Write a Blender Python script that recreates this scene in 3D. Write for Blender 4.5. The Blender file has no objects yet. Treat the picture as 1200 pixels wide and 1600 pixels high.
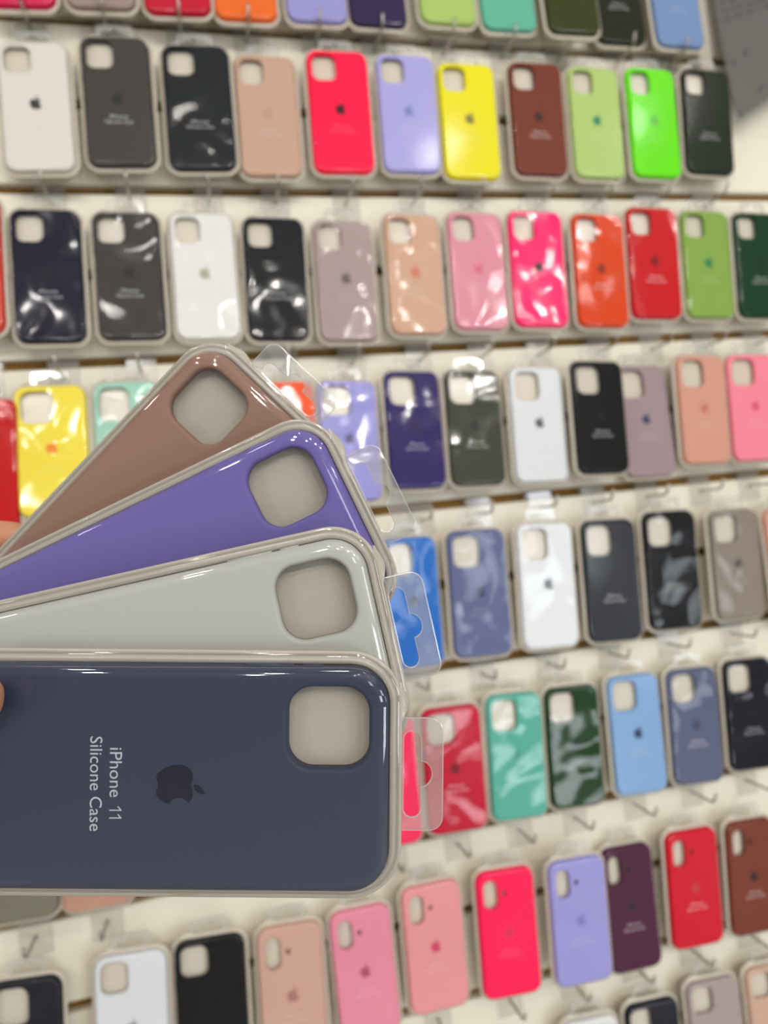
import bpy, bmesh, math, random
from mathutils import Matrix, Vector, Euler

# ------------------------------------------------------------------ camera, light, exposure
scene = bpy.context.scene
COL = scene.collection
F_PX, CAM_H, CAM_D = 1109.0, 1.45, 0.84894
PITCH, YAW, ROLL = 0.030166, -0.241090, -0.106797
# wall frame (x right, y up, z towards the shopper) -> Blender (X right, Z up, -Y towards the shopper)
M_WALL = Matrix(((1, 0, 0, 0), (0, 0, -1, 0), (0, 1, 0, CAM_H), (0, 0, 0, 1)))
M_CAM = M_WALL @ Matrix.Translation((0, 0, CAM_D)) @ Matrix.Rotation(YAW, 4, 'Y') @ Matrix.Rotation(PITCH, 4, 'X') @ Matrix.Rotation(ROLL, 4, 'Z')
cd = bpy.data.cameras.new('camera')
cam = bpy.data.objects.new('camera', cd)
COL.objects.link(cam)
cam.matrix_world = M_CAM
cd.sensor_fit = 'VERTICAL'
cd.sensor_height = 36.0
cd.lens = F_PX / 1600 * 36.0
cd.clip_start = 0.01
cd.dof.use_dof = True
cd.dof.focus_distance = 0.262
cd.dof.aperture_fstop = 24.95 / 3.1
scene.camera = cam

scene.view_settings.view_transform = 'Standard'
scene.view_settings.look = 'None'
scene.view_settings.gamma = 1.0
scene.view_settings.exposure = -0.17
scene.view_settings.use_curve_mapping = False
scene.cycles.max_bounces = 10
scene.cycles.transparent_max_bounces = 16
scene.cycles.caustics_reflective = False
scene.cycles.caustics_refractive = False

w = bpy.data.worlds.new('shop_surroundings')
scene.world = w
w.use_nodes = True
w.node_tree.nodes['Background'].inputs[0].default_value = (0.57, 0.55, 0.52, 1)
# the lit ceiling overhead is brighter than the rest of the shop
_tc = w.node_tree.nodes.new('ShaderNodeTexCoord')
_sx = w.node_tree.nodes.new('ShaderNodeSeparateXYZ')
_mr = w.node_tree.nodes.new('ShaderNodeMapRange')
_mr.inputs['From Min'].default_value, _mr.inputs['From Max'].default_value = 0.68, 0.85
_mr.inputs['To Min'].default_value, _mr.inputs['To Max'].default_value = 0.33, 1.1
w.node_tree.links.new(_tc.outputs['Generated'], _sx.inputs[0])
w.node_tree.links.new(_sx.outputs['Z'], _mr.inputs['Value'])
w.node_tree.links.new(_mr.outputs[0], w.node_tree.nodes['Background'].inputs[1])

def area(name, loc, target, size, size_y, power, color, shape='RECTANGLE'):
    l = bpy.data.lights.new(name, 'AREA')
    l.shape, l.size, l.size_y, l.energy, l.color = shape, size, size_y, power, color
    o = bpy.data.objects.new(name, l)
    COL.objects.link(o)
    o.location = loc
    o.rotation_euler = (Vector(target) - Vector(loc)).to_track_quat('-Z', 'Y').to_euler()
    return o

WARM = (1.0, 0.965, 0.91)
area('ceiling_strip_light', (0.3, -0.95, 3.3), (0.3, -0.25, 1.2), 2.6, 0.12, 4, WARM)
for iy, y in enumerate((-1.9, -3.1, -4.4)):
    for ix in range(5):
        x = -2.15 + ix * 1.0 + 0.35 * iy
        area('ceiling_spot_light', (x, y, 3.05), (x * 0.3 + 0.2, 0, 1.2), 0.11, 0.11, (2.0, 6.5, 19.0)[iy], WARM, 'DISK')
for x, y, z, sx, sy, p in ((2.0, -3.4, 1.45, 0.62, 0.55, 11), (1.1, -3.3, 0.9, 0.6, 0.36, 10), (2.7, -3.0, 0.9, 0.4, 0.55, 6), (0.5, -3.6, 1.9, 0.3, 0.45, 4), (1.5, -2.6, 0.4, 0.7, 0.3, 10), (-3.3, -2.6, 1.3, 0.7, 1.0, 24)):
    area('added_cool_panel_light', (x, y, z), (0.4, 0, 1.3), sx, sy, p, (0.86, 0.93, 1.0))  # unseen cool panels, added to even the wall light and give film reflections

# ------------------------------------------------------------------ materials
def lin(c):
    return tuple((v / 255 / 12.92) if v / 255 <= 0.04045 else ((v / 255 + 0.055) / 1.055) ** 2.4 for v in c)

def mat(name, rgb, rough=0.5, spec=0.5, metal=0.0, noise=0.0, nscale=60, bump=0.0, sss=0.0):
    m = bpy.data.materials.new(name)
    m.use_nodes = True
    nt = m.node_tree
    b = nt.nodes['Principled BSDF']
    b.inputs['Base Color'].default_value = (*rgb, 1)
    b.inputs['Roughness'].default_value = rough
    b.inputs['Specular IOR Level'].default_value = spec
    b.inputs['Metallic'].default_value = metal
    if sss:
        b.inputs['Subsurface Weight'].default_value = sss
        b.inputs['Subsurface Radius'].default_value = (0.006, 0.004, 0.003)
    if noise or bump:
        tc = nt.nodes.new('ShaderNodeTexCoord')
        n = nt.nodes.new('ShaderNodeTexNoise')
        n.inputs['Scale'].default_value = nscale
        n.inputs['Detail'].default_value = 4
        nt.links.new(tc.outputs['Object'], n.inputs['Vector'])
        if noise:
            mx = nt.nodes.new('ShaderNodeMix')
            mx.data_type = 'RGBA'
            mx.inputs[6].default_value = (*[v * (1 - noise) for v in rgb], 1)
            mx.inputs[7].default_value = (*[min(1, v * (1 + noise)) for v in rgb], 1)
            nt.links.new(n.outputs['Fac'], mx.inputs[0])
            nt.links.new(mx.outputs[2], b.inputs['Base Color'])
        if bump:
            bp = nt.nodes.new('ShaderNodeBump')
            bp.inputs['Strength'].default_value = bump
            bp.inputs['Distance'].default_value = 0.001
            nt.links.new(n.outputs['Fac'], bp.inputs['Height'])
            nt.links.new(bp.outputs[0], b.inputs['Normal'])
    return m

def clear(name, rough=0.04, ior=1.45, tint=(1, 1, 1), haze=0.0, wrinkle=0.0, wscale=28, boost=1.0):
    """thin clear plastic film: straight-through light plus a Fresnel gloss"""
    m = bpy.data.materials.new(name)
    m.use_nodes = True
    nt = m.node_tree
    nt.nodes.clear()
    out = nt.nodes.new('ShaderNodeOutputMaterial')
    tr = nt.nodes.new('ShaderNodeBsdfTransparent')
    tr.inputs[0].default_value = (*tint, 1)
    gl = nt.nodes.new('ShaderNodeBsdfGlossy')
    gl.inputs['Roughness'].default_value = rough
    lw = nt.nodes.new('ShaderNodeFresnel')
    geo = nt.nodes.new('ShaderNodeNewGeometry')   # same gloss from either side of the film
    side = nt.nodes.new('ShaderNodeMath')
    side.operation = 'MULTIPLY_ADD'
    side.inputs[1].default_value = 1 / ior - ior
    side.inputs[2].default_value = ior
    nt.links.new(geo.outputs['Backfacing'], side.inputs[0])
    nt.links.new(side.outputs[0], lw.inputs['IOR'])
    mul = nt.nodes.new('ShaderNodeMath')
    mul.operation = 'MULTIPLY'
    mul.use_clamp = True
    mul.inputs[1].default_value = boost
    nt.links.new(lw.outputs[0], mul.inputs[0])
    mx = nt.nodes.new('ShaderNodeMixShader')
    nt.links.new(mul.outputs[0], mx.inputs[0])
    nt.links.new(gl.outputs[0], mx.inputs[2])
    base = tr
    if haze:
        df = nt.nodes.new('ShaderNodeBsdfDiffuse')
        df.inputs[0].default_value = (0.85, 0.83, 0.80, 1)
        m2 = nt.nodes.new('ShaderNodeMixShader')
        m2.inputs[0].default_value = haze
        nt.links.new(tr.outputs[0], m2.inputs[1])
        nt.links.new(df.outputs[0], m2.inputs[2])
        base = m2
    nt.links.new(base.outputs[0], mx.inputs[1])
    nt.links.new(mx.outputs[0], out.inputs[0])
    if wrinkle:
        tc = nt.nodes.new('ShaderNodeTexCoord')
        oi = nt.nodes.new('ShaderNodeObjectInfo')
        sc = nt.nodes.new('ShaderNodeMath')
        sc.operation = 'MULTIPLY'
        sc.inputs[1].default_value = 37.0
        nt.links.new(oi.outputs['Random'], sc.inputs[0])
        n = nt.nodes.new('ShaderNodeTexNoise')
        n.noise_dimensions = '4D'
        n.inputs['Scale'].default_value = wscale
        n.inputs['Detail'].default_value = 1.0
        n.inputs['Distortion'].default_value = 0.6
        nt.links.new(tc.outputs['Object'], n.inputs['Vector'])
        nt.links.new(sc.outputs[0], n.inputs['W'])
        bp = nt.nodes.new('ShaderNodeBump')
        bp.inputs['Strength'].default_value = wrinkle
        bp.inputs['Distance'].default_value = 0.02
        nt.links.new(n.outputs['Fac'], bp.inputs['Height'])
        nt.links.new(bp.outputs[0], gl.inputs['Normal'])
        nt.links.new(bp.outputs[0], lw.inputs['Normal'])
    return m

M_PANEL = mat('cream_laminate', (0.76, 0.71, 0.585), 0.42, 0.4, noise=0.02, nscale=9)
M_MDF = mat('raw_brown_board', (0.20, 0.105, 0.022), 0.8, 0.2, noise=0.2, nscale=120)
M_FLOOR = mat('shop_floor_tile', (0.42, 0.38, 0.34), 0.3, 0.5, noise=0.1, nscale=4)
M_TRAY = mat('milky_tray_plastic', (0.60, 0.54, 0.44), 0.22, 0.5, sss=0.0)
M_TRAY_FG = mat('milky_tray_plastic_shaded', (0.41, 0.37, 0.31), 0.16, 0.5, bump=0.12, nscale=250)  # darker copy of the tray: the photographer's shade is put into the colour
M_COVER = clear('clear_blister_film', 0.12, 1.45, boost=0.55)
M_COVER_W = clear('wrinkled_blister_film', 0.10, 1.5, wrinkle=0.27, wscale=16, boost=0.62)
M_COVER_FG = clear('clear_blister_film_close', 0.035, 1.5, boost=1.25)
M_TAB = clear('clear_hang_tab_plastic', 0.10, 1.5, tint=(0.92, 0.92, 0.91), haze=0.16)
M_TAB_FG = clear('clear_hang_tab_plastic_close', 0.10, 1.5, tint=(0.90, 0.90, 0.895), haze=0.12, wrinkle=0.25, wscale=45, boost=2.2)
M_TAB_EDGE = clear('hang_tab_cut_edge', 0.2, 1.5, tint=(0.55, 0.55, 0.54), haze=0.35, boost=3.0)
M_BRACKET = clear('clear_hook_plate_plastic', 0.12, 1.5, tint=(0.98, 0.98, 0.975), haze=0.07, boost=1.0)
M_WIRE = mat('chromed_wire', (0.46, 0.43, 0.38), 0.30, 0.5, metal=1.0)
M_SKIN = mat('skin', (0.50, 0.235, 0.13), 0.5, 0.4, noise=0.12, nscale=140, bump=0.15, sss=0.15)
M_POST = mat('beige_post_laminate', (0.42, 0.385, 0.32), 0.4, 0.4, noise=0.02, nscale=9)
M_SHEET = mat('grey_glossy_sheet', (0.26, 0.245, 0.225), 0.2, 0.5, noise=0.05, nscale=20)
M_INK = mat('dark_print', (0.09, 0.085, 0.08), 0.5)
_sil = {}
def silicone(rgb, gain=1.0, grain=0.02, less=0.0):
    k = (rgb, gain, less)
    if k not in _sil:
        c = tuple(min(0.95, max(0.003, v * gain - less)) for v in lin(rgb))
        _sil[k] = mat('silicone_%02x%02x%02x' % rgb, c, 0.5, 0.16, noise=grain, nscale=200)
    return _sil[k]

# ------------------------------------------------------------------ mesh helpers
def rr(wd, ht, r, n=7, cx=0.0, cy=0.0):
    """rounded rectangle, counter-clockwise"""
    r = max(1e-4, min(r, wd / 2 - 1e-5, ht / 2 - 1e-5))
    pts = []
    for sx, sy, a0 in ((1, 1, 0), (-1, 1, 90), (-1, -1, 180), (1, -1, 270)):
        for i in range(n + 1):
            a = math.radians(a0 + 90 * i / n)
            pts.append((cx + sx * (wd / 2 - r) + r * math.cos(a), cy + sy * (ht / 2 - r) + r * math.sin(a)))
    return pts

def ring(bm, pts, z):
    return [bm.verts.new((p[0], p[1], z)) for p in pts]

def loft(bm, rings, flip=False):
    for a, b in zip(rings, rings[1:]):
        n = len(a)
        for i in range(n):
            q = (a[i], a[(i + 1) % n], b[(i + 1) % n], b[i])
            bm.faces.new(q[::-1] if flip else q)

def fill(bm, loops, up=True):
    edges = []
    for lp in loops:
        for i in range(len(lp)):
            e = bm.edges.get((lp[i], lp[(i + 1) % len(lp)])) or bm.edges.new((lp[i], lp[(i + 1) % len(lp)]))
            edges.append(e)
    r = bmesh.ops.triangle_fill(bm, use_beauty=True, use_dissolve=False, edges=edges)
    for f in r['geom']:
        if isinstance(f, bmesh.types.BMFace):
            f.normal_update()
            if (f.normal.z > 0) != up:
                f.normal_flip()

def finish(bm, name, smooth=True):
    me = bpy.data.meshes.new(name)
    for f in bm.faces:
        f.smooth = smooth
    bm.normal_update()
    bm.to_mesh(me)
    bm.free()
    me.materials.append(None)
    return me

def add_box(bm, x0, x1, y0, y1, z0, z1):
    v = [bm.verts.new(p) for p in ((x0, y0, z0), (x1, y0, z0), (x1, y1, z0), (x0, y1, z0), (x0, y0, z1), (x1, y0, z1), (x1, y1, z1), (x0, y1, z1))]
    for q in ((3, 2, 1, 0), (4, 5, 6, 7), (0, 1, 5, 4), (1, 2, 6, 5), (2, 3, 7, 6), (3, 0, 4, 7)):
        bm.faces.new([v[i] for i in q])

def add_tube(bm, path, r, n=10):
    rings = []
    path = [Vector(p) for p in path]
    for i, p in enumerate(path):
        t = (path[min(i + 1, len(path) - 1)] - path[max(i - 1, 0)]).normalized()
        u = t.cross(Vector((1, 0, 0.01))).normalized()
        v = t.cross(u).normalized()
        rings.append([bm.verts.new(p + r * (math.cos(2 * math.pi * k / n) * u + math.sin(2 * math.pi * k / n) * v)) for k in range(n)])
    loft(bm, rings)
    bm.faces.new(rings[0][::-1])
    bm.faces.new(rings[-1])
    bmesh.ops.recalc_face_normals(bm, faces=bm.faces[:])

def obj(name, me, material, parent=None):
    o = bpy.data.objects.new(name, me)
    COL.objects.link(o)
    if material:
        if not me.materials:
            me.materials.append(None)
        o.material_slots[0].link = 'OBJECT'
        o.material_slots[0].material = material
    if parent:
        o.parent = parent
    return o

def thing(name, label, cat, matrix, group=None):
    o = bpy.data.objects.new(name, None)
    o.empty_display_size = 0.02
    COL.objects.link(o)
    o.matrix_world = matrix
    o['label'], o['category'] = label, cat
    if group:
        o['group'] = group
    return o

def tag(o, label, cat, group=None):
    o['label'], o['category'] = label, cat
    if group:
        o['group'] = group

def structure(name, me, material, matrix=None):
    o = obj(name, me, material)
    o['kind'] = 'structure'
    if matrix is not None:
        o.matrix_world = matrix
    return o

# ------------------------------------------------------------------ the setting: slatwall, floor, post
GROOVE0 = 0.82837          # wall-frame height of the groove above the top row; one groove every 100 mm
bm = bmesh.new()
GAP = 0.0115
for j in range(-8, 23):
    top, bot = GROOVE0 - 0.1 * j - GAP / 2, GROOVE0 - 0.1 * (j + 1) + GAP / 2
    prof = [(top, -0.012), (top, -0.0012), (top - 0.0012, 0.0), (bot + 0.0012, 0.0), (bot, -0.0012), (bot, -0.012)]
    a = [bm.verts.new((-1.3, y, z)) for y, z in prof]
    b = [bm.verts.new((2.2, y, z)) for y, z in prof]
    for i in range(len(prof) - 1):
        bm.faces.new((a[i], a[i + 1], b[i + 1], b[i]))
    bm.faces.new(a)
    bm.faces.new(b[::-1])
bmesh.ops.recalc_face_normals(bm, faces=bm.faces[:])
structure('wall_back', finish(bm, 'slatwall_panels', False), M_PANEL, M_WALL)
bm = bmesh.new()
add_box(bm, -1.3, 2.2, -CAM_H, 1.63, -0.03, -0.0100)
structure('wall_core', finish(bm, 'groove_board', False), M_MDF, M_WALL)
bm = bmesh.new()
add_box(bm, -3.0, 4.0, -5.0, 0.03, -0.03, 0.0)
structure('floor', finish(bm, 'floor', False), M_FLOOR)
bm = bmesh.new()
add_box(bm, 0.733, 0.757, 0.583, 1.62, 0.0, 0.012)
bmesh.ops.bevel(bm, geom=bm.edges[:], offset=0.002, segments=2, affect='EDGES')
structure('trim_1', finish(bm, 'post_trim', False), M_POST, M_WALL)
bm = bmesh.new()
add_box(bm, 0.7, 2.2, GROOVE0 - 0.3 - 0.0056, GROOVE0 - 0.3 + 0.0056, -0.0099, -0.001)
structure('trim_2', finish(bm, 'groove_insert', False), M_PANEL, M_WALL)

# grey printed sheet hanging beside the top rows, its lower edge curling off the wall
sheet = thing('poster', 'grey glossy sheet with faint dark print hanging right of the top rows', 'poster', M_WALL @ Matrix.Translation((0.762, 0.53, 0.0)))
bm = bmesh.new()
NX, NY = 14, 22
def sheet_z(u, v):
    return 0.016 + 0.020 * (1 - v) ** 3 + 0.004 * math.sin(3.0 * u + 1.0)
def sheet_p(u, v):
    return Vector((0.30 * u, -0.012 + 0.36 * v + 0.17 * u * (1 - v), sheet_z(u, v)))
g = [[bm.verts.new(sheet_p(i / NX, j / NY)) for i in range(NX + 1)] for j in range(NY + 1)]
for j in range(NY):
    for i in range(NX):
        bm.faces.new((g[j][i], g[j][i + 1], g[j + 1][i + 1], g[j + 1][i]))
r = bmesh.ops.solidify(bm, geom=bm.faces[:], thickness=0.0006)
bmesh.ops.recalc_face_normals(bm, faces=bm.faces[:])
obj('sheet', finish(bm, 'sheet'), M_SHEET, sheet)
bm = bmesh.new()
rnd = random.Random(5)
def ink(u0, v0, u1, v1):
    q = [bm.verts.new(sheet_p(u, v) + Vector((0, 0, 0.0012))) for u, v in ((u0, v0), (u1, v0), (u1, v1), (u0, v1))]
    bm.faces.new(q)
for row, v in enumerate((0.41, 0.445, 0.48, 0.53, 0.56, 0.60, 0.64)):
    u = 0.03
    while u < 0.42:
        wd = rnd.uniform(0.015, 0.05)
        ink(u, v, u + wd, v + 0.016)
        u += wd + rnd.uniform(0.012, 0.03)
obj('lettering', finish(bm, 'lettering', False), M_INK, sheet)
for marks in (((0.10, 0.23), (0.11, 0.245), (0.03, 0.22)), ((0.13, 0.05), (0.15, 0.06))):
    bm = bmesh.new()
    for u, v in marks:
        ink(u, v, u + 0.022, v + 0.018)
    obj('printed_mark', finish(bm, 'printed_mark', False), M_INK, sheet)

# ------------------------------------------------------------------ logo and lettering
def bez(p0, p1, p2, p3, n=8):
    return [tuple((1 - t) ** 3 * a + 3 * (1 - t) ** 2 * t * b + 3 * (1 - t) * t * t * c + t ** 3 * d for a, b, c, d in zip(p0, p1, p2, p3)) for t in [k / n for k in range(1, n + 1)]]

def path(start, segs):
    pts, p = [start], start
    for s in segs:
        c1, c2, e = [(p[0] + s[i], p[1] + s[i + 1]) for i in (0, 2, 4)]
        pts += bez(p, c1, c2, e)
        p = e
    return pts[:-1] if math.dist(pts[0], pts[-1]) < 1e-3 else pts

FRUIT = path((12.152, 6.896), [(-.948, 0, -2.415, -1.078, -3.96, -1.04), (-2.04, .027, -3.91, 1.183, -4.961, 3.014), (-2.117, 3.675, -.546, 9.103, 1.519, 12.09), (1.013, 1.454, 2.208, 3.09, 3.792, 3.039), (1.52, -.065, 2.09, -.987, 3.935, -.987), (1.831, 0, 2.35, .987, 3.96, .948), (1.637, -.026, 2.676, -1.48, 3.676, -2.948), (1.156, -1.688, 1.636, -3.325, 1.662, -3.415), (-.039, -.013, -3.182, -1.221, -3.22, -4.857), (-.026, -3.04, 2.48, -4.494, 2.597, -4.559), (-1.429, -2.09, -3.623, -2.324, -4.39, -2.376), (-2, -.156, -3.675, 1.09, -4.61, 1.09)])
LEAF = path((15.53, 3.83), [(.843, -1.012, 1.4, -2.427, 1.245, -3.83), (-1.207, .052, -2.662, .805, -3.532, 1.818), (-.78, .896, -1.454, 2.338, -1.273, 3.714), (1.338, .104, 2.715, -.688, 3.559, -1.701)])

def logo_mesh(height, cx, cy, z=0.00015):
    bm = bmesh.new()
    s = height / 24.0
    for lp in (FRUIT, LEAF):
        vs = [bm.verts.new((cx + (x - 12.0) * s, cy + (12.0 - y) * s, z)) for x, y in lp]
        fill(bm, [vs])
    return finish(bm, 'logo', False)

def text_mesh(lines, z=0.00015):
    """lines: (text, width, height of the capitals, centre x, centre y)"""
    bm = bmesh.new()
    for body, wd, ht, cx, cy in lines:
        if body == '1':
            q = [(0.5, -0.5), (0.5, 0.5), (0.32, 0.5), (-0.5, 0.24), (-0.5, 0.13), (0.24, 0.33), (0.24, -0.5)]
            bm.faces.new([bm.verts.new((cx + px * wd, cy + py * ht, z)) for px, py in q][::-1]).normal_flip()
            continue
        c = bpy.data.curves.new('lettering', 'FONT')
        c.body, c.resolution_u = body, 3
        t = bpy.data.objects.new('lettering', c)
        COL.objects.link(t)
        bpy.context.view_layer.update()
        me = bpy.data.meshes.new_from_object(t.evaluated_get(bpy.context.evaluated_depsgraph_get()))
        xs = [v.co.x for v in me.vertices]
        ys = [v.co.y for v in me.vertices]
        x0, x1, y0, y1 = min(xs), max(xs), min(ys), max(ys)
        for v in me.vertices:
            v.co = (cx + ((v.co.x - x0) / (x1 - x0) - 0.5) * wd, cy + ((v.co.y - y0) / (y1 - y0) - 0.5) * ht, z)
        bm.from_mesh(me)
        bpy.data.objects.remove(t)
        bpy.data.curves.remove(c)
        bpy.data.meshes.remove(me)
    return finish(bm, 'lettering', False)

# ------------------------------------------------------------------ the packaged phone case (local: x right, y up, z out of the back of the case)
def case_mesh(W, H, R, holes, n=8):
    """holes: (w, h, r, cx, cy, rim). Front (printed) face at z = 0, hollow from behind."""
    bm = bmesh.new()
    O = lambda ins: rr(W - 2 * ins, H - 2 * ins, R - ins, n)
    rings = [ring(bm, O(0.0016), -0.0104), ring(bm, O(0.0003), -0.0106), ring(bm, O(0.0), -0.0100), ring(bm, O(-0.0002), -0.0068), ring(bm, O(0.0), -0.0036)]
    for k in range(1, 6):
        a = math.pi / 2 * k / 5
        rings.append(ring(bm, O(0.0034 * (1 - math.cos(a))), -0.0036 + 0.0036 * math.sin(a)))
    rings.append(ring(bm, O(0.0040), 0.0))
    loft(bm, rings)
    fronts, backs = [rings[-1]], []
    for hw, hh, hr, cx, cy, rim in holes:
        Hn = lambda out, z: ring(bm, rr(hw + 2 * out, hh + 2 * out, hr + out, n, cx, cy), z)
        hr_ = [Hn(rim + 0.0006, 0.0), Hn(rim, 0.0), Hn(rim * 0.55, -0.0002), Hn(rim * 0.2, -0.0007), Hn(0.0, -0.0016), Hn(0.0, -0.0045)]
        loft(bm, hr_, flip=False)
        fronts.append(hr_[0])
        backs.append(hr_[-1])
    fill(bm, fronts, True)
    inner = [rings[0], ring(bm, O(0.0018), -0.0060), ring(bm, O(0.0030), -0.0045)]
    loft(bm, inner, flip=True)
    fill(bm, [inner[-1]] + backs, False)
    # raised side buttons on the left edge
    for y0, y1 in ((H / 2 - 0.051, H / 2 - 0.034), (H / 2 - 0.0305, H / 2 - 0.0235)):
        add_box(bm, -W / 2 - 0.0006, -W / 2 + 0.001, y0, y1, -0.0080, -0.0042)
    bmesh.ops.recalc_face_normals(bm, faces=bm.faces[:])
    return finish(bm, 'phone_case')

def tray_mesh(W, H, R, rim, deep, n=8, ridge=True):
    bm = bmesh.new()
    O = lambda out, z: ring(bm, rr(W + 2 * out, H + 2 * out, R + out, n), z)
    k = rim / 0.005
    rs = [O(-0.0055, -0.0072), O(-0.0048, -0.0072), O(-0.0040, -0.0080), O(-0.0036, -0.0118), O(0.0003, -0.0118), O(0.0003, -0.0072), O(0.0006, -0.0063), O(0.0019 * k, -0.0060), O(0.0025 * k, -0.0063),
          O(0.0028 * k, -0.0074), O(0.0031 * k, -0.0075), O(0.0035 * k, -0.0068), O(0.0044 * k, -0.0067), O(0.0049 * k, -0.0071), O(0.0050 * k, -0.0080), O(0.0049 * k, -0.0092), O(0.0036 * k, -0.0096),
          O(0.0032 * k, -0.0105), O(0.0026 * k, -deep + 0.0015), O(0.0018 * k, -deep + 0.0004), O(0.0004, -deep), O(-0.001, -deep)]
    loft(bm, rs, flip=True)
    fill(bm, [rs[0]], True)
    fill(bm, [rs[-1]], False)
    # grip bump at the top edge beside the hang tab
    vs = []
    for i in range(13):
        t = i / 12
        vs.append((-W * 0.5 + 0.006 + t * 0.016, H / 2 + rim * 0.96 + 0.0022 * math.sin(math.pi * t) ** 1.5))
    a = [bm.verts.new((x, y, -0.0074)) for x, y in vs]
    b = [bm.verts.new((x, y, -0.0094)) for x, y in vs]
    a2 = [bm.verts.new((vs[0][0], H / 2 + rim * 0.8, -0.0074)), bm.verts.new((vs[-1][0], H / 2 + rim * 0.8, -0.0074))]
    for i in range(12):
        bm.faces.new((a[i + 1], a[i], b[i], b[i + 1]))
    bm.faces.new([a2[0], a2[1]] + a[::-1])
    bmesh.ops.recalc_face_normals(bm, faces=bm.faces[:])
    return finish(bm, 'tray')

def cover_mesh(W, H, R, rim, n=8, domed=False):
    bm = bmesh.new()
    O = lambda out, z: ring(bm, rr(W + 2 * out, H + 2 * out, R + out, n), z)
    k = rim / 0.005
    rs = [O(0.0047 * k, -0.0063), O(0.0036 * k, -0.0062), O(0.0030 * k, -0.0056), O(0.0023 * k, -0.0052), O(0.0018 * k, -0.0046), O(0.0013, -0.0026), O(0.0008, -0.0009), O(-0.0002, 0.0004), O(-0.0016, 0.0010), O(-0.0032, 0.0012), O(-0.0040, 0.0012)]
    if domed:
        rs[-4:] = [O(-0.0008, 0.0003), O(-0.0022, 0.0009), O(-0.0044, 0.0013), O(-0.0066, 0.0015), O(-0.0076, 0.0015)]
    loft(bm, rs)
    fill(bm, [rs[-1]], True)
    bmesh.ops.delete(bm, geom=[v for v in bm.verts if not v.link_faces], context='VERTS')
    return finish(bm, 'blister_cover')

def offset(pts, d):
    """move a counter-clockwise outline outwards by d"""
    res = []
    n = len(pts)
    for i, p in enumerate(pts):
        a, b = Vector(pts[i - 1]), Vector(pts[(i + 1) % n])
        t = (b - a).normalized()
        res.append((p[0] + t.y * d, p[1] - t.x * d))
    return res

def tab_mesh(W, H, rim, tw=0.041, th=0.0165):
    """clear tab above the tray with a euro slot"""
    bm = bmesh.new()
    y0 = H / 2 + rim - 0.0015
    out = rr(tw, th, 0.005, 5, 0, y0 + th / 2)
    out = [(x, y) if y > y0 + 0.006 else (math.copysign(tw / 2, x), max(y, y0)) if abs(x) > tw / 2 - 0.0051 else (x, y) for x, y in out]
    sw, sh, r = 0.031, 0.0062, 0.0030
    cy = y0 + 0.0022 + sh / 2
    hole = []
    for p in rr(sw, sh, r, 5, 0, cy):
        hole.append(p)
    # bump in the middle of the upper side of the slot: between the top-right and top-left corners
    top = [i for i, p in enumerate(hole) if p[1] > cy + sh / 2 - 1e-6]
    i0 = max(i for i in top if hole[i][0] > 0)
    bump = [(0.0046 * math.cos(math.radians(a)), cy + sh / 2 + 0.0040 * math.sin(math.radians(a))) for a in range(0, 181, 18)]
    hole = hole[:i0 + 1] + bump + hole[i0 + 1:]
    zf, zb = -0.0085, -0.0092
    of, ob = ring(bm, out, zf), ring(bm, out, zb)
    hf, hb = ring(bm, hole, zf), ring(bm, hole, zb)
    oi, hi = ring(bm, offset(out, -0.00035), zf + 0.0001), ring(bm, offset(hole, 0.00035), zf + 0.0001)
    fill(bm, [oi, hi], True)
    fill(bm, [ob, hb], False)
    k0 = len(bm.faces)
    loft(bm, [ob, of, oi])
    loft(bm, [hi, hf, hb])
    bm.faces.ensure_lookup_table()
    for f in bm.faces[k0:]:
        f.material_index = 1
    me = finish(bm, 'hang_tab', False)
    me.materials.append(M_TAB_EDGE)
    return me

WW, WH, WR, WRIM = 0.0745, 0.150, 0.0125, 0.0042
HOLES = {
    'sq': [(0.0290, 0.0315, 0.0085, -WW / 2 + 0.0205, WH / 2 - 0.0215, 0.0012)],
    'pro': [(0.0345, 0.0375, 0.0100, -WW / 2 + 0.0235, WH / 2 - 0.0250, 0.0012)],
    'pill': [(0.0180, 0.0345, 0.0090, -WW / 2 + 0.0175, WH / 2 - 0.0270, 0.0012), (0.0058, 0.0058, 0.0029, -WW / 2 + 0.0345, WH / 2 - 0.0270, 0.0008)],
}
LM = {
    'case': {k: case_mesh(WW, WH, WR, h, 6) for k, h in HOLES.items()},
    'tray': tray_mesh(WW, WH, WR, WRIM, 0.0155, 6),
    'cover': cover_mesh(WW, WH, WR, WRIM, 6),
    'tab': tab_mesh(WW, WH, WRIM),
    'logo': logo_mesh(0.0155, 0.0, 0.003),
    'text': text_mesh([('iPhone', 0.020, 0.0036, 0, -0.0190), ('Silicone Case', 0.030, 0.0036, 0, -0.0250)]),
}

# hook: clear plate clipped into the groove, a wire coming forward with an upturned end
bm = bmesh.new()
add_box(bm, -0.0165, 0.0165, -0.036, 0.0040, 0.0004, 0.0030)
bmesh.ops.bevel(bm, geom=bm.edges[:], offset=0.0008, segments=2, affect='EDGES')
add_box(bm, -0.0165, 0.0165, -0.0030, 0.0035, -0.0090, 0.0006)
PLATE = finish(bm, 'hook_plate', False)
bm = bmesh.new()
pth = [(0, -0.016, 0.002), (0, -0.0165, 0.02), (0, -0.0168, 0.034)]
for k in range(0, 7):
    a = math.radians(65 * k / 6)
    pth.append((0, -0.0168 + 0.010 * (1 - math.cos(a)), 0.038 + 0.010 * math.sin(a)))
pth.append((0, pth[-1][1] + 0.008 * math.sin(math.radians(65)), pth[-1][2] + 0.008 * math.cos(math.radians(65))))
add_tube(bm, pth, 0.0016)
WIRE = finish(bm, 'hook_wire')

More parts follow.
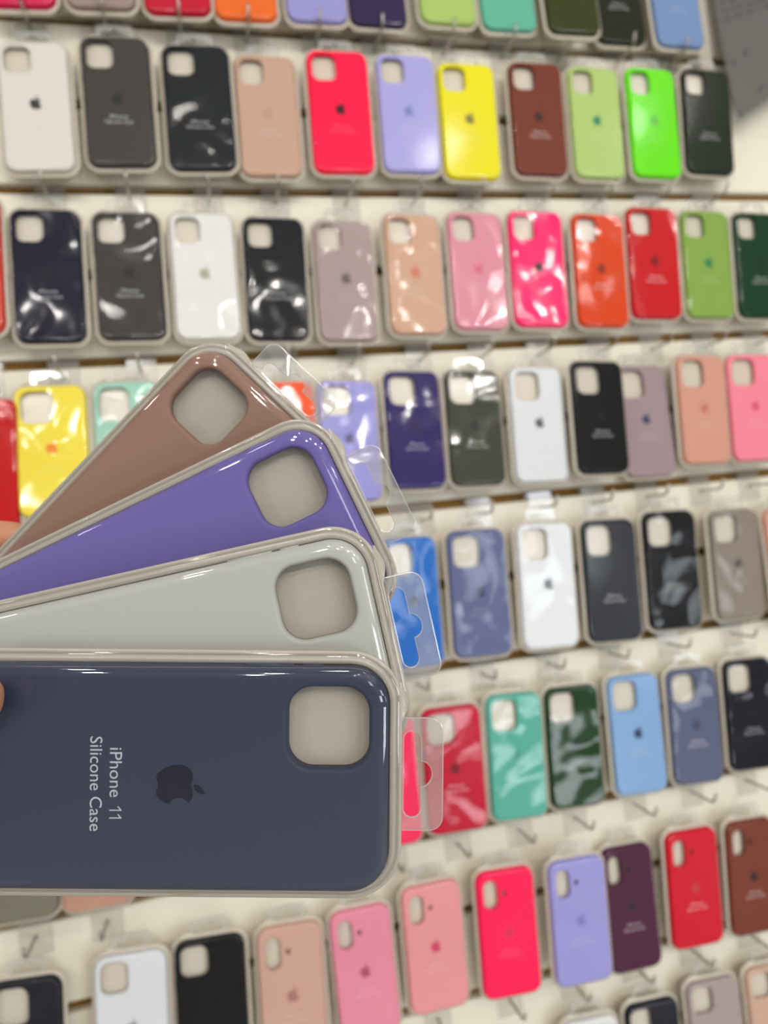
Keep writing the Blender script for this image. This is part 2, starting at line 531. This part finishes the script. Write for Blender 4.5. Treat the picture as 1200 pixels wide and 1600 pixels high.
# (row, x, y, z, roll, pitch, yaw, width scale, height scale, colour, camera opening, wrinkled film, logo colour, label, hook label)
PACKS = [
    (1, -0.1434, 0.6878, 0.035, -0.0114, -0.0422, -0.0771, 0.95, 0.9999, (205, 42, 80), 'sq', 0, None, 'crimson phone case in clear packaging, top row, at its left end beside dusty mauve', 'wire hook in the top row holding the crimson phone case'),
    (1, -0.0606, 0.691, 0.0357, -0.0052, -0.0475, -0.0535, 0.9844, 1.0, (150, 130, 125), 'sq', 0, None, 'dusty mauve phone case in clear packaging, top row, between crimson and deep red ones', 'wire hook in the top row holding the dusty mauve phone case'),
    (1, 0.0221, 0.6907, 0.0357, -0.0025, -0.048, -0.0545, 0.9875, 1.0, (188, 40, 58), 'sq', 0, None, 'deep red phone case in clear packaging, top row, between dusty mauve and orange ones', 'wire hook in the top row holding the deep red phone case'),
    (1, 0.0997, 0.69, 0.0352, -0.005, -0.0442, -0.0333, 0.9632, 0.9999, (228, 108, 50), 'sq', 0, None, 'orange phone case in clear packaging, top row, between deep red and pale lavender ones', 'wire hook in the top row holding the orange phone case'),
    (1, 0.1843, 0.6929, 0.0355, -0.0027, -0.0464, -0.0356, 0.9773, 1.0, (150, 146, 200), 'sq', 0, None, 'pale lavender phone case in clear packaging, top row, between orange and dark purple ones', 'wire hook in the top row holding the pale lavender phone case'),
    (1, 0.2604, 0.6935, 0.0354, -0.0056, -0.0458, -0.013, 0.9738, 1.0, (58, 48, 78), 'sq', 0, None, 'dark purple phone case in clear packaging, top row, between pale lavender and light green ones', 'wire hook in the top row holding the dark purple phone case'),
    (1, 0.3523, 0.7022, 0.0356, -0.0057, -0.0467, -0.011, 0.9797, 1.0, (165, 190, 105), 'sq', 0, None, 'light green phone case in clear packaging, top row, between dark purple and teal ones', 'wire hook in the top row holding the light green phone case'),
    (1, 0.4348, 0.6993, 0.0357, -0.0035, -0.0481, -0.0273, 0.9884, 1.0, (100, 175, 150), 'sq', 0, None, 'teal phone case in clear packaging, top row, between light green and olive ones', 'wire hook in the top row holding the teal phone case'),
    (1, 0.5166, 0.689, 0.0516, -0.0008, -0.0472, -0.0163, 0.9828, 1.0, (62, 68, 36), 'sq', 0, None, 'olive phone case in clear packaging, top row, between teal and blackish green ones', 'wire hook in the top row holding the olive phone case'),
    (1, 0.6059, 0.7021, 0.0218, -0.0053, -0.0487, -0.0221, 0.9921, 1.0, (46, 50, 40), 'sq', 0, None, 'blackish green phone case in clear packaging, top row, between olive and denim blue ones', 'wire hook in the top row holding the blackish green phone case'),
    (1, 0.6875, 0.6929, 0.0357, -0.007, -0.0478, 0.0058, 0.9863, 1.0, (118, 142, 182), 'sq', 0, None, 'denim blue phone case in clear packaging, top row, at its right end beside blackish green', 'wire hook in the top row holding the denim blue phone case'),
    (2, -0.1392, 0.5036, 0.0348, -0.0023, -0.0573, -0.0629, 0.9589, 0.9937, (214, 209, 200), 'sq', 0, (60, 60, 60), 'white phone case in clear packaging, second row, at its left end beside dark grey', 'wire hook in the second row holding the white phone case'),
    (2, -0.0537, 0.5121, 0.0361, -0.0185, -0.0321, -0.0677, 0.9837, 1.0089, (72, 70, 66), 'sq', 0, None, 'dark grey phone case in clear packaging, second row, between white and glossy black ones', 'wire hook in the second row holding the dark grey phone case'),
    (2, 0.0338, 0.509, 0.0362, -0.0229, -0.0433, -0.0793, 1.0028, 1.0034, (44, 47, 50), 'sq', 1, None, 'glossy black phone case in clear packaging, second row, between dark grey and sand pink ones', 'wire hook in the second row holding the glossy black phone case'),
    (2, 0.1122, 0.5027, 0.0346, -0.0301, -0.053, -0.0612, 0.9408, 0.997, (192, 157, 137), 'sq', 0, (180, 145, 127), 'sand pink phone case in clear packaging, second row, between glossy black and hot pink ones', 'wire hook in the second row holding the sand pink phone case'),
    (2, 0.1998, 0.5101, 0.036, -0.0321, -0.0141, -0.0659, 0.9821, 1.0086, (255, 30, 75), 'sq', 0, (60, 20, 35), 'hot pink phone case in clear packaging, second row, between sand pink and lavender ones', 'wire hook in the second row holding the hot pink phone case'),
    (2, 0.2854, 0.5115, 0.0353, -0.0337, -0.0237, -0.0481, 0.968, 0.9999, (166, 162, 216), 'sq', 0, (120, 130, 190), 'lavender phone case in clear packaging, second row, between hot pink and yellow ones', 'wire hook in the second row holding the lavender phone case'),
    (2, 0.3647, 0.5047, 0.0354, -0.0409, -0.017, -0.0589, 0.9773, 0.9979, (228, 218, 40), 'sq', 0, (120, 115, 45), 'yellow phone case in clear packaging, second row, between lavender and brown ones', 'wire hook in the second row holding the yellow phone case'),
    (2, 0.4607, 0.5115, 0.035, -0.0425, -0.0063, -0.0532, 0.965, 0.9939, (118, 64, 52), 'sq', 0, (60, 35, 35), 'brown phone case in clear packaging, second row, between yellow and pale green ones', 'wire hook in the second row holding the brown phone case'),
    (2, 0.5446, 0.5094, 0.0347, -0.0368, 0.0021, -0.0315, 0.9564, 0.9929, (172, 197, 117), 'sq', 0, (50, 130, 90), 'pale green phone case in clear packaging, second row, between brown and neon green ones', 'wire hook in the second row holding the pale green phone case'),
    (2, 0.631, 0.5119, 0.0351, -0.028, 0.0074, -0.0133, 0.9665, 0.9951, (108, 222, 35), 'sq', 0, (85, 170, 45), 'neon green phone case in clear packaging, second row, between pale green and forest black ones', 'wire hook in the second row holding the neon green phone case'),
    (2, 0.7176, 0.5174, 0.0344, -0.0603, 0.0086, -0.0488, 0.9747, 0.9778, (46, 52, 42), 'sq', 0, None, 'forest black phone case in clear packaging, second row, at its right end beside neon green', 'wire hook in the second row holding the forest black phone case'),
    (3, -0.222, 0.329, 0.0346, -0.025, -0.0392, -0.0968, 0.9289, 0.9999, (205, 70, 55), 'sq', 1, None, 'coral red phone case in clear packaging, third row, at its left end beside midnight navy', 'wire hook in the third row holding the coral red phone case'),
    (3, -0.1435, 0.3164, 0.0346, -0.0234, -0.0538, -0.0122, 0.9491, 0.9937, (24, 30, 52), 'sq', 1, None, 'midnight navy phone case in clear packaging, third row, between coral red and charcoal ones', 'wire hook in the third row holding the midnight navy phone case'),
    (3, -0.06, 0.3154, 0.0343, -0.0198, -0.075, -0.0032, 0.9517, 0.9857, (68, 66, 63), 'sq', 1, None, 'charcoal phone case in clear packaging, third row, between midnight navy and white ones', 'wire hook in the third row holding the charcoal phone case'),
    (3, 0.0219, 0.3132, 0.0344, -0.023, -0.061, -0.0063, 0.9405, 0.9928, (222, 221, 217), 'sq', 1, (170, 165, 140), 'white phone case in clear packaging, third row, between charcoal and black ones', 'wire hook in the third row holding the white phone case'),
    (3, 0.1021, 0.3089, 0.0342, -0.0469, -0.0617, -0.027, 0.9425, 0.9876, (38, 41, 45), 'sq', 1, (15, 16, 18), 'black phone case in clear packaging, third row, between white and mauve grey ones', 'wire hook in the third row holding the black phone case'),
    (3, 0.1847, 0.3046, 0.0341, -0.0388, -0.0538, -0.012, 0.94, 0.9863, (166, 147, 144), 'sq', 1, None, 'mauve grey phone case in clear packaging, third row, between black and peach ones', 'wire hook in the third row holding the mauve grey phone case'),
    (3, 0.2717, 0.3107, 0.0344, -0.0401, -0.0213, 0.0009, 0.9316, 0.9956, (203, 163, 138), 'sq', 1, (205, 120, 95), 'peach phone case in clear packaging, third row, between mauve grey and powder pink ones', 'wire hook in the third row holding the peach phone case'),
    (3, 0.3544, 0.3135, 0.0345, -0.0413, -0.0168, 0.0066, 0.9505, 0.9895, (217, 143, 157), 'sq', 1, (215, 105, 125), 'powder pink phone case in clear packaging, third row, between peach and neon pink ones', 'wire hook in the third row holding the powder pink phone case'),
    (3, 0.4365, 0.3144, 0.0354, -0.0453, -0.0079, -0.0153, 0.9824, 0.9959, (255, 48, 110), 'sq', 1, (60, 40, 50), 'neon pink phone case in clear packaging, third row, between powder pink and burnt orange ones', 'wire hook in the third row holding the neon pink phone case'),
    (3, 0.525, 0.3112, 0.035, -0.047, 0.008, -0.0074, 0.9763, 0.9902, (212, 74, 40), 'sq', 1, None, 'burnt orange phone case in clear packaging, third row, between neon pink and red ones', 'wire hook in the third row holding the burnt orange phone case'),
    (3, 0.606, 0.3198, 0.0352, -0.0481, 0.0195, -0.0289, 0.9858, 0.9899, (195, 28, 44), 'sq', 1, None, 'red phone case in clear packaging, third row, between burnt orange and moss green ones', 'wire hook in the third row holding the red phone case'),
    (3, 0.6893, 0.3168, 0.0345, -0.0402, 0.0117, -0.0009, 0.9777, 0.9787, (132, 164, 80), 'sq', 1, (40, 120, 80), 'moss green phone case in clear packaging, third row, between red and bottle green ones', 'wire hook in the third row holding the moss green phone case'),
    (3, 0.7728, 0.3147, 0.0346, -0.0434, 0.0126, -0.0164, 0.9864, 0.9762, (36, 66, 46), 'sq', 1, None, 'bottle green phone case in clear packaging, third row, at its right end beside moss green', 'wire hook in the third row holding the bottle green phone case'),
    (4, -0.2247, 0.1115, 0.0345, -0.0384, -0.0614, -0.0899, 0.9235, 1.0002, (192, 20, 32), 'pro', 1, None, 'red phone case in clear packaging, fourth row, at its left end beside yellow', 'wire hook in the fourth row holding the red phone case'),
    (4, -0.1554, 0.127, 0.0328, -0.0182, -0.0874, -0.0016, 0.9626, 0.9485, (238, 218, 75), 'pro', 1, (235, 140, 50), 'yellow phone case in clear packaging, fourth row, between red and mint ones', 'wire hook in the fourth row holding the yellow phone case'),
    (4, -0.078, 0.1223, 0.0343, -0.0291, -0.0628, -0.0334, 0.913, 1.0002, (158, 203, 184), 'pro', 1, None, 'mint phone case in clear packaging, fourth row, between yellow and vermilion ones', 'wire hook in the fourth row holding the mint phone case'),
    (4, 0.096, 0.1128, 0.0347, -0.0224, -0.0594, 0.0374, 0.9379, 1.0001, (242, 92, 52), 'pro', 1, None, 'vermilion phone case in clear packaging, fourth row, between mint and lavender ones', 'wire hook in the fourth row holding the vermilion phone case'),
    (4, 0.1693, 0.1137, 0.0329, -0.0529, -0.0589, 0.031, 0.9454, 0.9581, (152, 148, 208), 'pro', 1, None, 'lavender phone case in clear packaging, fourth row, between vermilion and deep purple ones', 'wire hook in the fourth row holding the lavender phone case'),
    (4, 0.251, 0.1211, 0.0327, -0.0486, -0.049, 0.048, 0.9341, 0.9571, (58, 48, 98), 'pro', 1, (40, 32, 70), 'deep purple phone case in clear packaging, fourth row, between lavender and graphite ones', 'wire hook in the fourth row holding the deep purple phone case'),
    (4, 0.3282, 0.118, 0.0331, -0.0505, -0.0422, 0.0354, 0.9621, 0.9555, (70, 72, 62), 'pro', 1, None, 'graphite phone case in clear packaging, fourth row, between deep purple and white ones', 'wire hook in the fourth row holding the graphite phone case'),
    (4, 0.4132, 0.1159, 0.0342, -0.0533, -0.024, 0.0324, 0.9767, 0.9716, (216, 219, 220), 'pro', 0, (95, 95, 95), 'white phone case in clear packaging, fourth row, between graphite and black ones', 'wire hook in the fourth row holding the white phone case'),
    (4, 0.4911, 0.1173, 0.0494, -0.0504, -0.0231, 0.0422, 0.9768, 0.9561, (33, 34, 34), 'pro', 0, None, 'black phone case in clear packaging, fourth row, between white and mauve grey ones', 'wire hook in the fourth row holding the black phone case'),
    (4, 0.5737, 0.1122, 0.022, -0.0218, -0.0498, -0.0012, 1.0011, 1.0, (157, 137, 140), 'pro', 0, (60, 70, 95), 'mauve grey phone case in clear packaging, fourth row, between black and peach pink ones', 'wire hook in the fourth row holding the mauve grey phone case'),
    (4, 0.6554, 0.1195, 0.0344, -0.0381, 0.0039, 0.0233, 0.9859, 0.9724, (207, 152, 132), 'pro', 0, (190, 115, 100), 'peach pink phone case in clear packaging, fourth row, between mauve grey and rose pink ones', 'wire hook in the fourth row holding the peach pink phone case'),
    (4, 0.7355, 0.1174, 0.0349, -0.0466, -0.0035, -0.0419, 1.009, 0.9725, (238, 135, 150), 'pro', 0, (215, 85, 110), 'rose pink phone case in clear packaging, fourth row, at its right end beside peach pink', 'wire hook in the fourth row holding the rose pink phone case'),
    (5, 0.2245, -0.0847, 0.0357, -0.0484, -0.039, 0.1052, 0.9201, 1.0262, (48, 108, 190), 'pro', 1, None, 'cobalt blue phone case in clear packaging, fifth row, at its left end beside slate blue', 'wire hook in the fifth row holding the cobalt blue phone case'),
    (5, 0.3086, -0.0839, 0.0369, -0.0494, -0.0319, 0.0038, 0.9951, 1.0193, (100, 106, 142), 'pro', 1, (55, 58, 85), 'slate blue phone case in clear packaging, fifth row, between cobalt blue and white ones', 'wire hook in the fifth row holding the slate blue phone case'),
    (5, 0.3986, -0.0855, 0.0373, -0.0565, -0.0251, 0.0079, 0.9916, 1.0293, (226, 229, 231), 'pro', 1, (90, 92, 95), 'white phone case in clear packaging, fifth row, between slate blue and charcoal ones', 'wire hook in the fifth row holding the white phone case'),
    (5, 0.4881, -0.0899, 0.0373, -0.0516, -0.0232, -0.0104, 1.0014, 1.0244, (58, 60, 64), 'pro', 0, (35, 36, 38), 'charcoal phone case in clear packaging, fifth row, between white and glossy black ones', 'wire hook in the fifth row holding the charcoal phone case'),
    (5, 0.5771, -0.0873, 0.0372, -0.0511, -0.0113, -0.0314, 1.0105, 1.0188, (22, 22, 24), 'pro', 1, None, 'glossy black phone case in clear packaging, fifth row, between charcoal and taupe ones', 'wire hook in the fifth row holding the glossy black phone case'),
    (5, 0.6787, -0.0915, 0.0345, -0.0385, -0.0034, 0.0017, 1.0019, 0.967, (140, 130, 118), 'pro', 1, None, 'taupe phone case in clear packaging, fifth row, between glossy black and salmon ones', 'wire hook in the fifth row holding the taupe phone case'),
    (5, 0.7674, -0.0985, 0.0362, -0.019, -0.0485, -0.0332, 1.0094, 1.0, (212, 152, 137), 'pro', 1, None, 'salmon phone case in clear packaging, fifth row, at its right end beside taupe', 'wire hook in the fifth row holding the salmon phone case'),
    (6, -0.2229, -0.279, 0.0349, -0.0143, -0.042, -0.0538, 0.9485, 0.9999, (128, 124, 108), 'pro', 0, None, 'stone grey phone case in clear packaging, sixth row, at its left end beside sand pink', 'wire hook in the sixth row holding the stone grey phone case'),
    (6, -0.1504, -0.2831, 0.0347, -0.0091, -0.04, -0.0331, 0.9349, 0.9999, (190, 148, 128), 'pro', 0, None, 'sand pink phone case in clear packaging, sixth row, between stone grey and neon pink ones', 'wire hook in the sixth row holding the sand pink phone case'),
    (6, 0.1723, -0.2881, 0.0337, -0.0316, -0.0258, 0.0186, 0.952, 0.9718, (250, 55, 98), 'pro', 1, None, 'neon pink phone case in clear packaging, sixth row, between sand pink and raspberry red ones', 'wire hook in the sixth row holding the neon pink phone case'),
    (6, 0.2534, -0.2876, 0.0344, -0.0396, -0.0151, -0.0033, 0.9863, 0.9717, (195, 32, 62), 'pro', 1, None, 'raspberry red phone case in clear packaging, sixth row, between neon pink and turquoise ones', 'wire hook in the sixth row holding the raspberry red phone case'),
    (6, 0.3338, -0.286, 0.0346, -0.0664, -0.0369, 0.0127, 0.9577, 0.9892, (92, 172, 152), 'pro', 1, (70, 150, 135), 'turquoise phone case in clear packaging, sixth row, between raspberry red and forest green ones', 'wire hook in the sixth row holding the turquoise phone case'),
    (6, 0.412, -0.2884, 0.0343, -0.0605, -0.0245, 0.0078, 0.9704, 0.9766, (34, 66, 38), 'pro', 1, None, 'forest green phone case in clear packaging, sixth row, between turquoise and sky blue ones', 'wire hook in the sixth row holding the forest green phone case'),
    (6, 0.5, -0.2879, 0.0346, -0.0481, -0.0395, 0.0136, 0.9714, 0.983, (132, 167, 208), 'pro', 0, (50, 65, 95), 'sky blue phone case in clear packaging, sixth row, between forest green and slate grey ones', 'wire hook in the sixth row holding the sky blue phone case'),
    (6, 0.5854, -0.2917, 0.0345, -0.0597, -0.024, 0.0065, 0.9819, 0.9759, (96, 101, 126), 'pro', 1, (70, 74, 98), 'slate grey phone case in clear packaging, sixth row, between sky blue and midnight ones', 'wire hook in the sixth row holding the slate grey phone case'),
    (6, 0.6723, -0.291, 0.0339, -0.0487, -0.0091, -0.0185, 0.9935, 0.9589, (28, 32, 47), 'pro', 1, None, 'midnight phone case in clear packaging, sixth row, at its right end beside slate grey', 'wire hook in the sixth row holding the midnight phone case'),
    (7, -0.2325, -0.4914, 0.0349, -0.0353, -0.0582, -0.1107, 0.9462, 1.0001, (48, 48, 53), 'pro', 1, None, 'black phone case in clear packaging, seventh row, at its left end beside white', 'wire hook in the seventh row holding the black phone case'),
    (7, -0.1296, -0.4892, 0.0355, -0.045, -0.0534, -0.0685, 0.9787, 1.0, (216, 219, 222), 'sq', 0, None, 'white phone case in clear packaging, seventh row, between black and glossy black ones', 'wire hook in the seventh row holding the white phone case'),
    (7, -0.0479, -0.4918, 0.0358, -0.0427, -0.0516, -0.0497, 0.9903, 1.0, (18, 19, 24), 'sq', 1, None, 'glossy black phone case in clear packaging, seventh row, between white and sand pink ones', 'wire hook in the seventh row holding the glossy black phone case'),
    (7, 0.0385, -0.4983, 0.0351, -0.0415, -0.0566, -0.0385, 0.9574, 1.0001, (203, 162, 147), 'pill', 0, (165, 115, 110), 'sand pink phone case in clear packaging, seventh row, between glossy black and candy pink ones', 'wire hook in the seventh row holding the sand pink phone case'),
    (7, 0.1219, -0.4941, 0.0328, 0.0026, 0.0298, -0.0472, 0.9278, 0.963, (230, 142, 162), 'pill', 0, (180, 75, 105), 'candy pink phone case in clear packaging, seventh row, between sand pink and blush pink ones', 'wire hook in the seventh row holding the candy pink phone case'),
    (7, 0.2069, -0.486, 0.0334, -0.0145, 0.0106, -0.0108, 0.9461, 0.9677, (228, 152, 152), 'pill', 0, (205, 65, 105), 'blush pink phone case in clear packaging, seventh row, between candy pink and neon pink ones', 'wire hook in the seventh row holding the blush pink phone case'),
    (7, 0.2984, -0.4906, 0.0341, -0.0369, -0.0135, -0.054, 0.9624, 0.9772, (255, 42, 90), 'pill', 0, (225, 45, 80), 'neon pink phone case in clear packaging, seventh row, between blush pink and lavender ones', 'wire hook in the seventh row holding the neon pink phone case'),
    (7, 0.3837, -0.4872, 0.0529, -0.0366, -0.0013, -0.0314, 0.9659, 0.9712, (157, 152, 213), 'pill', 0, (125, 125, 190), 'lavender phone case in clear packaging, seventh row, between neon pink and plum ones', 'wire hook in the seventh row holding the lavender phone case'),
    (7, 0.4701, -0.5049, 0.0233, -0.0489, -0.0552, 0.0247, 0.9661, 1.0001, (82, 46, 66), 'pill', 0, (50, 28, 42), 'plum phone case in clear packaging, seventh row, between lavender and red ones', 'wire hook in the seventh row holding the plum phone case'),
    (7, 0.5563, -0.4947, 0.0342, -0.0442, 0.0057, -0.0154, 0.9796, 0.9723, (205, 38, 54), 'pill', 0, (190, 60, 60), 'red phone case in clear packaging, seventh row, between plum and brown ones', 'wire hook in the seventh row holding the red phone case'),
    (7, 0.6448, -0.4994, 0.0338, -0.0552, 0.0044, -0.0018, 0.9675, 0.9682, (122, 66, 54), 'pill', 0, (50, 30, 35), 'brown phone case in clear packaging, seventh row, at its right end beside red', 'wire hook in the seventh row holding the brown phone case'),
    (8, 0.3871, -0.6928, 0.0356, -0.0487, -0.053, -0.048, 0.981, 1.0, (220, 220, 218), 'sq', 0, None, 'white phone case in clear packaging, eighth row, at its left end beside black', 'wire hook in the eighth row holding the white phone case'),
    (8, 0.4734, -0.6945, 0.0355, -0.0461, -0.0537, -0.0221, 0.9768, 1.0, (38, 41, 50), 'sq', 0, None, 'black phone case in clear packaging, eighth row, between white and taupe ones', 'wire hook in the eighth row holding the black phone case'),
    (8, 0.563, -0.6894, 0.0358, -0.044, -0.0519, -0.0367, 0.9884, 1.0, (167, 152, 150), 'sq', 0, None, 'taupe phone case in clear packaging, eighth row, between black and peach ones', 'wire hook in the eighth row holding the taupe phone case'),
    (8, 0.652, -0.6922, 0.036, -0.0339, -0.0502, -0.0361, 0.999, 1.0, (202, 167, 147), 'sq', 0, None, 'peach phone case in clear packaging, eighth row, at its right end beside taupe', 'wire hook in the eighth row holding the peach phone case'),
]
ROW_GROUP = ['', 'phone cases in the top row', 'phone cases in the second row', 'phone cases in the third row', 'phone cases in the fourth row', 'phone cases in the fifth row', 'phone cases in the sixth row', 'phone cases in the seventh row', 'phone cases in the eighth row']

def tint(rgb, t):
    return tuple(int(round(c + (235 - c) * t)) for c in rgb)

for (row, x, y, z, ro, pi, ya, sx, sy, rgb, kind, wr, lg, label, hlabel) in PACKS:
    M = M_WALL @ Matrix.Translation((x, y, z)) @ Matrix.Rotation(ro, 4, 'Z') @ Matrix.Rotation(ya, 4, 'Y') @ Matrix.Rotation(pi, 4, 'X') @ Matrix.Diagonal((sx, sy, 1, 1))
    t = thing('phone_case_package', label, 'phone case', M, ROW_GROUP[row])
    obj('tray', LM['tray'], M_TRAY, t)
    c = obj('phone_case', LM['case'][kind], silicone(rgb, less=0.018), t)
    obj('logo', LM['logo'], silicone(lg if lg else tuple(int(v * 0.62) for v in rgb)), c)
    obj('lettering', LM['text'], silicone(tint(rgb, 0.75 if sum(rgb) < 330 else 0.33)), c)
    obj('blister_cover', LM['cover'], M_COVER_W if wr else M_COVER, t)
    obj('hang_tab', LM['tab'], M_TAB, t)
    # its hook, in the groove above
    hx = x - ro * (WH / 2)
    hy = GROOVE0 - 0.2 * row + (0.2 if False else 0.0)
    h = thing('display_hook', hlabel, 'hook', M_WALL @ Matrix.Translation((hx, hy, 0)), 'wire hooks on the slatwall')
    obj('plate', PLATE, M_BRACKET, h)
    obj('wire', WIRE, M_WIRE, h)

# ------------------------------------------------------------------ the four packages fanned in the hand
FW, FH, FR, FRIM = 0.079, 0.154, 0.0135, 0.0050
FG_HOLE = [(0.0285, 0.0285, 0.0088, -FW / 2 + 0.0207, FH / 2 - 0.0210, 0.0014)]
FG = {
    'case': case_mesh(FW, FH, FR, FG_HOLE, 12), 'tray': tray_mesh(FW, FH, FR, FRIM, 0.0152, 12),
    'cover': cover_mesh(FW, FH, FR, FRIM, 12, True), 'tab': tab_mesh(FW, FH, FRIM),
    'logo': logo_mesh(0.0170, 0.0012, 0.0045),
    'text': text_mesh([('iPhone', 0.0172, 0.0043, -0.0028, -0.0181), ('1', 0.0016, 0.0043, 0.0098, -0.0181), ('1', 0.0016, 0.0043, 0.0125, -0.0181), ('Silicone Case', 0.0330, 0.0043, 0.0012, -0.0250)]),
}
def cam_pt(u, v, d):
    return Vector(((u - 600) / F_PX * d, -(v - 800) / F_PX * d, -d))

FAN = [
    ('slate blue phone case package at the front of the hand-held fan', (262, 1220, 0.248), -0.5, (65, 70, 93), (26, 30, 44)),
    ('white phone case package second in the fan, between slate blue and violet', (281.7, 1065.3, 0.265), 12.7, (208, 209, 199), (120, 120, 118)),
    ('violet phone case package third in the fan, between white and rosy brown', (284, 921, 0.286), 25.8, (124, 112, 186), (70, 62, 120)),
    ('rosy brown phone case package at the back of the hand-held fan', (235, 828, 0.307), 46.5, (168, 130, 112), (110, 80, 70)),
]
for label, (u, v, d), ang, rgb, lg in FAN:
    M = M_CAM @ Matrix.Translation(cam_pt(u, v, d)) @ Matrix.Rotation(math.radians(ang - 90), 4, 'Z')
    t = thing('phone_case_package', label, 'phone case', M, 'phone cases fanned in the hand')
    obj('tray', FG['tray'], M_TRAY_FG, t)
    c = obj('phone_case', FG['case'], silicone(rgb, 0.68, 0.0), t)  # gain lowers the case colour to hold the shade of the photographer
    obj('logo', FG['logo'], silicone(lg, 1.0, 0.0), c)
    obj('lettering', FG['text'], silicone((200, 204, 212), 0.75, 0.0), c)
    obj('blister_cover', FG['cover'], M_COVER_FG, t)
    obj('hang_tab', FG['tab'], M_TAB_FG, t)

# ------------------------------------------------------------------ the hand that holds them: one continuous skin
HV, HE, HR = [], [], []
def hv(u, v, d, r, link=None):
    HV.append(M_CAM @ cam_pt(u, v, d))
    HR.append(r)
    i = len(HV) - 1
    if link is not None:
        HE.append((link, i))
    return i
root = hv(-335, 1045, 0.362, 0.020)
wrist = hv(-500, 1165, 0.374, 0.026, root)
hv(-800, 1370, 0.395, 0.032, hv(-650, 1268, 0.385, 0.028, wrist))
for kn, rk, chain in (
    ((-222, 880, 0.354), 0.0120, [(-110, 848, 0.346, 0.0102), (-35, 841, 0.334, 0.0092), (26, 839, 0.3312, 0.0080), (45, 839, 0.3303, 0.0052)]),
    ((-232, 940, 0.359), 0.0124, [(-105, 905, 0.350, 0.0104), (-20, 898, 0.335, 0.0094), (50, 895, 0.3312, 0.0080), (69, 895, 0.3303, 0.0052)]),
    ((-245, 1002, 0.361), 0.0118, [(-125, 964, 0.351, 0.0098), (-40, 957, 0.335, 0.0090), (22, 954, 0.3312, 0.0077), (40, 954, 0.3303, 0.0050)]),
    ((-262, 1062, 0.359), 0.0106, [(-165, 1024, 0.349, 0.0088), (-95, 1014, 0.336, 0.0080), (-45, 1010, 0.3312, 0.0069), (-28, 1010, 0.3303, 0.0045)])):
    p = hv(*kn, rk, root)
    for q in chain:
        p = hv(*q, p)
p = hv(-330, 1150, 0.325, 0.0185, root)
for q in [(-225, 1155, 0.272, 0.0140), (-130, 1112, 0.2350, 0.0106), (-72, 1098, 0.2362, 0.0094), (-24, 1092, 0.2370, 0.0086), (7, 1092, 0.2384, 0.0060)]:
    p = hv(*q, p)
me = bpy.data.meshes.new('hand')
me.from_pydata([v[:] for v in HV], HE, [])
me.materials.append(M_SKIN)
hand = bpy.data.objects.new('hand', me)
COL.objects.link(hand)
sk = hand.modifiers.new('skin', 'SKIN')
sk.use_smooth_shade = True
for i, sv in enumerate(me.skin_vertices[0].data):
    sv.radius = (HR[i], HR[i])
    sv.use_root = (i == 0)
sub = hand.modifiers.new('subdivision', 'SUBSURF')
sub.levels = sub.render_levels = 2
bpy.context.view_layer.update()
dg = bpy.context.evaluated_depsgraph_get()
hm = bpy.data.meshes.new_from_object(hand.evaluated_get(dg))
hand.modifiers.clear()
hand.data = hm
bpy.data.meshes.remove(me)
hm.name = 'hand'
tag(hand, 'hand reaching in from the left, thumb on the slate blue case', 'hand')
